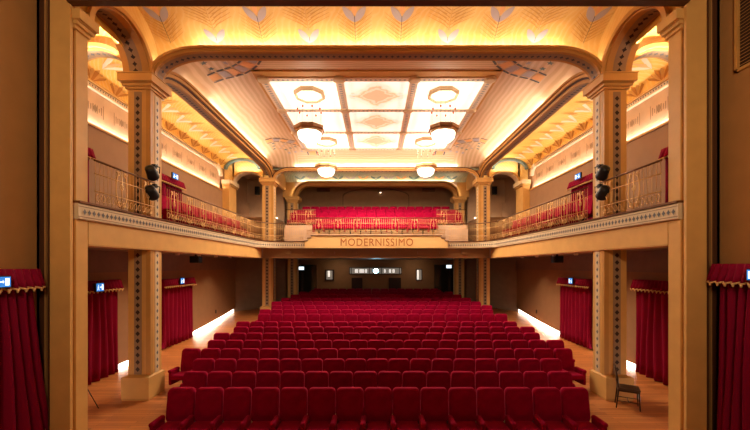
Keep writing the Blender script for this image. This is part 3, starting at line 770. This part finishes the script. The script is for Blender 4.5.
for x in xb:
    for y in yb: MB().lathe([(.2, 6.17), (.2, 6.07), (.13, 6.05)], CREAM, (x, y, 0), 8, ph=PI/8).build('boss', t_)
for i in range(3):
    for j in range(3):
        m = MB(); m.box(xb[i]+.145, xb[i+1]-.145, yb[j]+.105, yb[j+1]-.105, 6.13, 6.15, GLASS_C if i == 1 else GLASS_S)
        m.build('light_panel', label='lit glass ceiling panel, %s of the %s row from the stage' % (('left', 'middle', 'right')[i], ('first', 'second', 'third')[j]), category='ceiling light', group='lit glass panels of the ceiling')
# hanging octagonal lamps
def lamp(x, y, label):
    t_ = thing('hanging_lamp', (x, y, 4.3), label, 'ceiling lamp', 'octagonal hanging lamps')
    R = 8; ph = PI/8
    MB().lathe([(.42, 4.70), (.50, 4.72), (.50, 4.78), (.56, 4.80), (.56, 4.90), (.50, 4.92), (.44, 4.96), (.1, 4.98)], LAMPR, (x, y, 0), R, ph=ph, smooth=False).build('rim', t_)
    MB().lathe([(.42, 4.74), (.42, 4.66), (.38, 4.52), (.28, 4.42), (.14, 4.37), (.02, 4.36)], BOWL, (x, y, 0), 16, ph=ph).build('bowl', t_)
    MB().lathe([(.50, 6.12), (.56, 6.12), (.56, 6.02), (.52, 5.98), (.46, 6.02), (.46, 6.12)], ROSE, (x, y, 0), R, ph=ph, smooth=False, cap=False).build('rosette', t_)
    MB().lathe([(.46, 6.10), (.46, 6.04), (.3, 6.0), (.05, 5.99)], ROSEG, (x, y, 0), R, ph=ph, smooth=False).build('rosette_glass', t_)
    m = MB()
    for k in range(8):
        a = ph+2*PI*k/8; c, s_ = math.cos(a), math.sin(a)
        m.tube([(x+.46*c, y+.46*s_, 4.94), (x+.42*c, y+.42*s_, 5.5), (x+.40*c, y+.40*s_, 6.03)], .005, CORD, 4)
        mb = MB(); mb.lathe([(.001, .045), (.03, .03), (.035, 0), (.03, -.03), (.001, -.045)], BEAD, (x+.42*c, y+.42*s_, 5.5), 8); mb.build('bead', t_)
    m.build('cords', t_)
for x, y, l in ((-2.38, 12.55, 'near left'), (2.36, 12.55, 'near right'), (-2.44, 17.3, 'far left'), (2.42, 17.3, 'far right')):
    lamp(x, y, 'octagonal hanging lamp with a glowing glass bowl, %s of four' % l)

# ------------------------------------------------------------------ door curtains, signs, fixtures
def curtain(s, x, y0, y1, z0, z1, label, depth=.13, flare=0, vh=.26, sign=None, fringe=True, folds=None):
    t_ = thing('door_curtain', (s*x, (y0+y1)/2, z0), label, 'curtain')
    nf = folds or int((y1-y0)/.25); n = nf*8
    rings = []
    for j in range(9):
        t = j/8; z = z0+(z1-z0-.05)*t; fl_ = flare*(1-t)**1.2
        front = []
        for i in range(n+1):
            u = i/n; w_ = .5+.5*math.sin(2*PI*nf*u+.9*math.sin(7*u+2*t))
            y = y0-(fl_ if s else 0)+(y1-y0+2*fl_)*u+.02*math.sin(9*u+5*t)
            front.append((s*(x-.02-depth*1.15*w_*(.75+.25*(1-t))), y, z))
        back = [(s*(x-.005), front[-1][1], z), (s*(x-.005), front[0][1], z)]
        rings.append(front+back)
    m = MB(); m.loft(rings, CURT); m.build('curtain', t_)
    rings = []; vy0, vy1 = y0-.10, y1+.10; fr = []
    nf2 = int((y1-y0+.2)/.13); n2 = nf2*6
    for j in range(4):
        t = j/3; z = z1-vh*t; front = []
        for i in range(n2+1):
            u = i/n2; w_ = .5+.5*math.sin(2*PI*nf2*u)
            d = depth+.01+.04*t+(.03+.06*t)*w_
            front.append((s*(x-d), vy0-.03*t+(vy1-vy0+.06*t)*u, z+(-.03*t*w_)))
        rings.append(front+[(s*(x-.004), front[-1][1], z), (s*(x-.004), front[0][1], z)])
        if j == 3: fr = front
    m = MB(); m.loft(rings, CURT); v_ = m.build('valance', t_)
    m = MB()
    m.tube([(a, b_, c-.012) for a, b_, c in fr], .017, FRINGE, 5)
    for i in range(1, len(fr), 3):
        a, b_, c = fr[i]; m.lathe([(.004, 0), (.02, -.02), (.012, -.055)], FRINGE, (a, b_, c-.01), 6)
    m.build('fringe', v_)
    return t_
def exit_sign(s, x, y, z, w_, h_, label, facing='y', FACE=None):
    FACE = FACE or EXITB
    t_ = thing('exit_sign', (s*x, y, z-h_/2), label, 'sign')
    if facing == 'x':                                      # lit face towards the hall
        MB().box(s*x, s*(x+.05), y-w_/2-.015, y+w_/2+.015, z-h_/2-.015, z+h_/2+.015, BLACK).build('housing', t_)
        MB().box(s*(x-.006), s*x, y-w_/2, y+w_/2, z-h_/2, z+h_/2, FACE).build('face', t_)
        m = MB(); f = lambda a, b_, t: (s*(x-.007-t), y+a, z+b_)
    else:
        MB().box(s*x-w_/2-.015, s*x+w_/2+.015, y, y+.05, z-h_/2-.015, z+h_/2+.015, BLACK).build('housing', t_)
        MB().box(s*x-w_/2, s*x+w_/2, y-.006, y, z-h_/2, z+h_/2, FACE).build('face', t_)
        m = MB(); f = lambda a, b_, t: (s*x+a, y-.007-t, z+b_)
    # running figure, arrow and doorway
    for q in ([(-.34, -.1), (-.22, -.1), (-.22, .12), (-.34, .12)], [(-.30, .2), (-.22, .2), (-.22, .32), (-.30, .32)], [(-.33, -.1), (-.27, -.1), (-.36, -.36), (-.42, -.36)], [(-.28, -.1), (-.22, -.1), (-.14, -.34), (-.20, -.36)],
              [(-.05, -.04), (.1, -.04), (.1, .06), (-.05, .06)], [(.1, -.14), (.17, .01), (.1, .16)], [(.22, -.36), (.42, -.36), (.42, .36), (.22, .36)]):
        m.prism([(a*w_, b_*h_) for a, b_ in q], f, 0, .004, EXITW)
    m.build('symbol', t_); return t_
for s in (-1, 1):
    n = SIDE[s]
    curtain(s, 6.30, 5.1, 6.24 if s < 0 else 6.33, -H, -.05 if s < 0 else .04, 'large red velvet door curtain with gold-fringed valance beside the stage, %s edge' % n, depth=.22, flare=.38 if s < 0 else .03, vh=.30, folds=7)
    exit_sign(s, 5.88, 5.50 if s < 0 else 5.50, -.25 if s < 0 else -.14, .30, .16, 'blue lit exit sign on the valance of the %s stage curtain' % n, 'x')
    curtain(s, 8.14, 9.25, 10.95, fz(10)-H+.02, -.42, 'red door curtain in the lower %s aisle seen beside the near column' % n)
    curtain(s, 8.14, 13.35, 15.45, fz(14.2)-H+.03, -.50, 'red door curtain in the lower %s aisle halfway along the brown wall' % n)
    exit_sign(s, 7.81, 9.98, -.60, .26, .22, 'small lit exit sign on the aisle curtain behind the %s pier' % n, 'x') if s < 0 else None
    exit_sign(s, 7.81, 14.25, -.60, .26, .22, 'small lit exit sign on the lower %s aisle curtain halfway along' % n, 'x')
    curtain(s, 8.14, 8.8, 9.85, 1.26, 3.28, 'red door curtain on the upper %s balcony next to the proscenium pilaster' % n)
    curtain(s, 8.14, 13.1, 14.6, 1.26, 3.45, 'red door curtain on the upper %s balcony just past the near column' % n)
    exit_sign(s, 7.81, 13.75, 3.48, .36, .20, 'lit blue exit sign above the upper %s balcony curtain' % n, 'x')
# exit signs on the rear wall
for s in (-1, 1):
    exit_sign(1, s*5.22 - .05, 25.05, -.16 if s < 0 else -.04, .36, .22, 'small white lit exit sign over the rear %s door under the balcony' % SIDE[s], FACE=EXITW)
# projection windows
def pw(x): return (x-375)/354*25.1-.06
m = MB()
m.box(pw(350)-.05, pw(401)+.05, 25.10, 25.2, -.58, -.10, INK_B); m.box(pw(350), pw(401), 25.06, 25.10, -.54, -.14, PORT)
for a, b_ in ((355, 358), (359.5, 364), (365, 367), (384, 385.5), (389, 391), (392.5, 394.5)): m.box(pw(a), pw(b_), 25.04, 25.06, -.47, -.24, PORTW)
for a in (351, 369, 381, 399): m.box(pw(a), pw(a)+.05, 25.03, 25.06, -.54, -.14, BLACK)
m.build('window_1', kind='structure')
m = MB(); m.box(pw(325), pw(334), 25.08, 25.2, -1.02, -.26, INK_B); m.box(pw(326.5), pw(332.5), 25.05, 25.08, -.95, -.33, PORT); m.box(pw(328), pw(330), 25.03, 25.05, -.75, -.35, PORTW); m.build('window_2', kind='structure')
m = MB(); m.box(pw(416), pw(422), 25.08, 25.2, -1.02, -.22, INK_B); m.box(pw(416.6), pw(421.4), 25.05, 25.08, -.98, -.26, PORT); m.box(pw(417), pw(418.6), 25.03, 25.05, -.95, -.3, PORTW); m.build('window_3', kind='structure')
t_ = thing('projector', (0, 24.9, -.5), 'film projector with a blue-white shining lens in the rear booth window', 'projector')
MB().box(-.20, .20, 24.86, 25.03, -.52, -.16, BLACK).build('body', t_)
m = MB(); m.tube([(-.0, 24.86, -.34), (-.0, 24.78, -.34)], .19, BLACK, 16); m.build('lens_barrel', t_)
m = MB(); m.tube([(-.0, 24.778, -.34), (-.0, 24.772, -.34)], .175, PROJ, 16); m.build('lens', t_)
pl = bpy.data.lights.new('projector_glow', 'SPOT'); pl.energy = 60; pl.color = (.4, .8, 1); pl.spot_size = 1.4; po = bpy.data.objects.new('projector_glow', pl); C.objects.link(po); po.location = (0, 24.7, H-.34); po.rotation_euler = (-PI/2, 0, 0)
for s in (-1, 1): area('rear_wall_fill', (s*2.6, 23.9, .42), .3, .3, (0, .3, -1), 9, WARM)  # fill added to lift the dark back wall under the balcony
# stage spotlights clamped to the near columns
def spotlight(s, z, label):
    x, y = s*5.58, 8.80
    t_ = thing('stage_spotlight', (x, y, z-.18), label, 'spotlight', 'black spotlights clamped to the near columns')
    m = MB(); m.lathe([(.05, .17), (.115, .13), (.125, -.10), (.14, -.15), (.14, -.17), (.02, -.12)], BLACK, (0, 0, 0), 16)
    R = Matrix.Rotation(math.radians(62), 4, 'X') @ Matrix.Rotation(math.radians(-s*15), 4, 'Y')
    m.v = [tuple(R @ Vector(p) + Vector((x, y-.06, z))) for p in m.v]; m.build('housing', t_)
    m = MB(); m.tube([(x-.16, y, z-.02), (x-.16, y+.02, z+.14), (x, y+.05, z+.17), (x+.16, y+.02, z+.14), (x+.16, y, z-.02)], .014, BLACK, 6); m.build('yoke', t_)
    m = MB(); m.tube([(x, y+.05, z+.17), (x+s*.10, y+.11, z+.17), (s*5.75, y+.12, z+.17)], .022, BLACK, 6); m.box(x-.05, x+.05, y+.02, y+.09, z+.12, z+.22, BLACK); m.build('clamp', t_)
for s in (-1, 1):
    spotlight(s, 2.32, 'upper black stage spotlight clamped to the near %s column' % SIDE[s])
    spotlight(s, 1.83, 'lower black stage spotlight clamped to the near %s column' % SIDE[s])
# downlights and a loudspeaker on the lower aisle ceiling, wall speakers upstairs
for s in (-1, 1):
    n = SIDE[s]
    for k in range(5):
        y = 11.0+1.52*k
        t_ = thing('downlight', (s*7.05, y, .36), 'small round downlight under the %s balcony, %s from the stage' % (n, ORD[k]), 'downlight', 'downlights under the side balconies')
        MB().lathe([(.07, .46), (.075, .40), (.055, .38), (.055, .41)], WHITE, (s*7.05, y, 0), 12).build('ring', t_)
        MB().lathe([(.05, .402), (.05, .398), (.01, .396)], DLIT, (s*7.05, y, 0), 12).build('lens', t_)
        sl = bpy.data.lights.new('downlight_beam', 'SPOT'); sl.energy = 110; sl.color = WARM; sl.spot_size = 1.9; sl.spot_blend = .9; sl.shadow_soft_size = .05
        so = bpy.data.objects.new('downlight_beam', sl); C.objects.link(so); so.location = (s*7.05, y, H+.36)
    t_ = thing('loudspeaker', (s*7.0, 13.7, .1), 'dark loudspeaker hanging under the %s balcony above the aisle' % n, 'loudspeaker')
    m = MB(); soft_box(m, s*7.0-.17, s*7.0+.17, 13.55, 13.9, .12, .38, .03, BLACK); m.build('cabinet', t_)
    MB().box(s*7.0-.03, s*7.0+.03, 13.7, 13.76, .38, .46, BLACK).build('bracket', t_)
    t_ = thing('loudspeaker', (s*6.9-.0, 22.5, 4.4), 'small black loudspeaker high on the gallery rear wall, far %s' % n, 'loudspeaker')
    m = MB(); soft_box(m, s*7.55-.14, s*7.55+.14, 22.42, 22.66, 4.55, 5.05, .03, BLACK); m.build('cabinet', t_)
    MB().box(s*7.55-.03, s*7.55+.03, 22.66, 22.8, 4.75, 4.82, BLACK).build('bracket', t_)
    t_ = thing('wall_speaker', (s*3.7, 24.9, 5.3), 'flat brown speaker box high on the balcony back wall, %s of centre' % n, 'loudspeaker')
    m = MB(); soft_box(m, s*3.7-.45, s*3.7+.45, 24.82, 25.0, 5.22, 5.46, .03, BWALL2); m.build('cabinet', t_)
t_ = thing('spot_lamp', (.3, 24.9, 5.2), 'tiny bright lamp high on the balcony back wall at the centre', 'lamp')
MB().box(.25, .40, 24.9, 25.0, 5.18, 5.30, WHITE).build('body', t_); MB().lathe([(.05, 0), (.05, -.02), (.01, -.03)], DLIT, (.325, 24.94, 5.18), 10).build('lens', t_)
# louvred ventilation grille high on the right stage wall
t_ = thing('ventilation_grille', (6.27, 5.9, 4.2), 'framed louvred ventilation grille high on the right stage wall', 'vent')
m = MB(); y0, y1, z0, z1 = 5.0, 6.21, 3.38, 6.1
for a, b_, c, d in ((y0, y1, z0, z0+.05), (y0, y1, z1-.05, z1), (y0, y0+.05, z0, z1), (y1-.05, y1, z0, z1)): m.box(6.24, 6.30, a, b_, c, d, OCHRE_D)
m.build('frame', t_); MB().box(6.292, 6.30, y0+.05, y1-.05, z0+.05, z1-.05, INK_B).build('duct_back', t_)
m = MB(); z = z0+.08
while z < z1-.08: m.prism([(6.25, z), (6.288, z+.025), (6.288, z+.033), (6.25, z+.008)], lambda a, b_, t: (a, t, b_), y0+.05, y1-.05, OCHRE_D); z += .058
m.build('louvres', t_)
# wall sockets in the lower aisles
for s in (-1, 1):
    m = MB(); soft_box(m, s*8.14-(.02 if s > 0 else 0), s*8.14+(.02 if s < 0 else 0), 17.9, 18.02, -2.4, -2.22, .008, BLACK)
    m.build('wall_switch', label='small dark switch plate low on the %s aisle wall' % SIDE[s], category='switch')

# ------------------------------------------------------------------ side chair and tripod stand
t_ = thing('wooden_chair', (5.98, 8.46, -H+.03), 'dark wooden side chair standing against the right column base', 'chair')
cz = -H+.03
m = MB(); soft_box(m, -.21, .23, -.20, .20, .445, .485, .018, CHAIRS); parts = [('seat', m)]
for (x, y) in ((.20, -.17), (.20, .17)): m = MB(); m.tube([(x, y, .445), (x+.01, y, .2), (x+.02, y*1.05, 0)], [.018, .016, .012], CHAIRW, 8); parts.append(('leg', m))
for y in (-.17, .17): m = MB(); m.tube([(-.24, y*1.05, 0), (-.19, y, .45), (-.21, y, .7), (-.26, y*.95, .96)], [.013, .018, .017, .014], CHAIRW, 8); parts.append(('leg', m))
m = MB(); m.box(-.20, .22, -.19, -.165, .40, .445, CHAIRW); m.box(-.20, .22, .165, .19, .40, .445, CHAIRW); m.box(.195, .22, -.19, .19, .40, .445, CHAIRW); m.box(-.21, -.185, -.19, .19, .40, .445, CHAIRW); parts.append(('seat_frame', m))
m = MB()
m.loft([[(-.262+dx, .16*math.cos(t), .90+.08*math.sin(t)) for t in [2*PI*k/16 for k in range(16)]] for dx in (0, .02)], CHAIRW)
m.loft([[(-.235-.02*0+dx, .115*math.cos(t), .72+.14*math.sin(t)) for t in [2*PI*k/16 for k in range(16)]] for dx in (0, .018)], CHAIRS)
parts.append(('backrest', m))
m = MB()
for y in (-.17, .17): m.tube([(-.21, y, .17), (.205, y, .17)], .009, CHAIRW, 6)
m.tube([(0, -.17, .17), (0, .17, .17)], .009, CHAIRW, 6); parts.append(('stretcher', m))
for nm, m in parts:
    R = Matrix.Rotation(math.radians(-30), 4, 'Z'); m.v = [tuple(R @ Vector(p) + Vector((5.98, 8.46, cz))) for p in m.v]; m.build(nm, t_)
t_ = thing('tripod_stand', (-7.02, 8.4, -H), 'thin black tripod stand partly hidden behind the left proscenium pier', 'stand')
m = MB(); m.tube([(-7.02, 8.4, -H+.35), (-7.02, 8.4, -H+1.3)], .014, BLACK, 8); m.build('pole', t_)
for a in (-.05, 2.05, 4.2):
    m = MB(); m.tube([(-7.02, 8.4, -H+.72), (-7.02+.42*math.cos(a), 8.4+.42*math.sin(a), -H+.03)], .010, BLACK, 6); m.build('leg', t_)
m = MB(); m.tube([(-7.02, 8.4, -H+.68), (-7.02, 8.4, -H+.78)], .024, BLACK, 8); m.build('collar', t_)

# ------------------------------------------------------------------ cinema seats (origin on the floor under the top of the backrest, facing -y)
def backrest_mb():
    m = MB(); W_, Hh = .535, .62; base = [(x, z+.69) for x, z in rrect(W_, Hh, .075, 5)]
    def ring(ins, t):
        out = []
        for x, z in base:
            k = 1-ins/(W_/2); k2 = 1-ins/(Hh/2); x2 = x*k; z2 = .70+(z-.70)*k2
            if z2 > .75: z2 += .018*(1-(x2/.26)**2); x2 *= 1-.10*(z2-.75)
            out.append((x2, t-.13*(1-z2), z2))
        return out
    m.loft([ring(.02, .11), ring(0, .10), ring(0, .035), ring(.010, .012), ring(.030, .0), ring(.045, .006), ring(.075, .0), ring(.14, -.012)], VEL); return m
def shell_mb():
    m = MB(); rings = []
    for t, ins in ((.10, .03), (.135, .03), (.15, .06)):
        rings.append([(x*(1-ins*2), t-.13*(1-(z+.62)), z+.62) for x, z in rrect(.53, .64, .06, 4)])
    m.loft(rings, VELD); return m
def cushion_mb():
    m = MB(); soft_box(m, -.222, .222, -.54, -.085, .29, .43, .05, VEL); return m
def arm_mb(x):
    m = MB(); soft_box(m, x-.05, x+.05, -.50, -.09, .46, .55, .04, VEL); soft_box(m, x-.04, x+.04, -.47, -.10, .14, .48, .02, VEL); return m
def foot_mb():
    m = MB(); m.box(-.04, .04, -.30, -.10, .02, .28, BLACK); m.box(-.20, .20, -.34, -.06, 0, .02, BLACK); m.box(-.20, .20, -.42, -.10, .265, .29, BLACK); return m
def seat_proto():
    t_ = thing('cinema_seat', (0, 0, 0), '', 'seat', lift=False)
    for nm, m in (('backrest', backrest_mb()), ('back_shell', shell_mb()), ('seat_cushion', cushion_mb()), ('armrest', arm_mb(-.276)), ('pedestal', foot_mb())): m.build(nm, t_, lift=False)
    return t_
proto = seat_proto()
extra_arm = arm_mb(.276).build('armrest', proto, lift=False); extra_mesh = extra_arm.data; bpy.data.objects.remove(extra_arm)
def merged(name, full_right):
    m = MB()
    for q in [backrest_mb(), shell_mb(), cushion_mb(), arm_mb(-.276), foot_mb()] + ([arm_mb(.276)] if full_right else []):
        for i, f in enumerate(q.f):
            pass
        k = len(m.v); m.v += q.v
        for f, mi_, sm in zip(q.f, q.m, q.sm): m.f.append([a+k for a in f]); m.m.append(m.mi(q.mats[mi_])); m.sm.append(sm)
    o = m.build(name, lift=False, origin=(0, 0, 0)); me = o.data; bpy.data.objects.remove(o); return me
ME_S, ME_E = merged('seat_mesh', False), merged('seat_mesh_end', True)
ROWS = [(6.90, 15, 0), (7.97, 16, 0), (8.93, 17, 0), (9.90, 20, 0), (10.88, 20, .275), (11.88, 20, 0), (12.87, 20, .275), (13.80, 20, 0), (15.55, 20, .275), (16.6, 20, 0), (17.57, 20, .275), (18.5, 20, 0), (19.42, 19, 0), (20.4, 18, 0), (21.4, 17, 0), (22.35, 15, 0), (23.3, 15, 0)]
used = False; rj = random.Random(5)
for r, (y, n, off) in enumerate(ROWS):
    rowname = 'front row' if r == 0 else ('back row' if r == len(ROWS)-1 else '%s row from the stage' % ORD[r])
    for i in range(n):
        x = (i-(n-1)/2)*.55+off; label = 'red velvet cinema seat, %s from the left in the %s' % (ORD[i], rowname)
        if r < 8:
            if not used: o = proto; used = True
            else: o = copy_tree(proto)
            if i == n-1:
                e = bpy.data.objects.new('armrest', extra_mesh); C.objects.link(e); e.parent = o
        else:
            o = bpy.data.objects.new('cinema_seat', ME_E if i == n-1 else ME_S); C.objects.link(o); o['category'] = 'seat'
        o.location = (x, y, fz(y-.2)); o.rotation_euler = (0, 0, math.radians(rj.uniform(-.5, .5)))
        if r == 3 and i in (0, n-1): o.rotation_euler = (0, 0, math.radians(-6 if i == 0 else 6))
        o['label'] = label; o['group'] = 'red cinema seats of the stalls'

# balcony seats
def bseat(x, y, z, rz, label):
    o = bpy.data.objects.new('balcony_armchair', ME_S); C.objects.link(o); o.location = (x, y, z+H); o.rotation_euler = (0, 0, rz)
    o['label'] = label; o['category'] = 'seat'; o['group'] = 'red seats on the balcony'
for r, (y, n, z) in enumerate(((18.95, 12, 1.65), (20.25, 18, 2.05), (21.3, 18, 2.40), (22.35, 17, 2.75))):
    for i in range(n):
        bseat((i-(n-1)/2)*.55, y, z, 0, 'red balcony seat, %s from the left in the %s rear balcony row' % (ORD[i], ('lowest', 'second', 'third', 'top')[r]))
for s in (-1, 1):
    for k in range(11):
        bseat(s*6.75, 11.3+.60*k, 1.24, s*PI/2*-1, 'red seat behind the %s side balcony railing, %s from the near column' % (SIDE[s], ORD[k]))
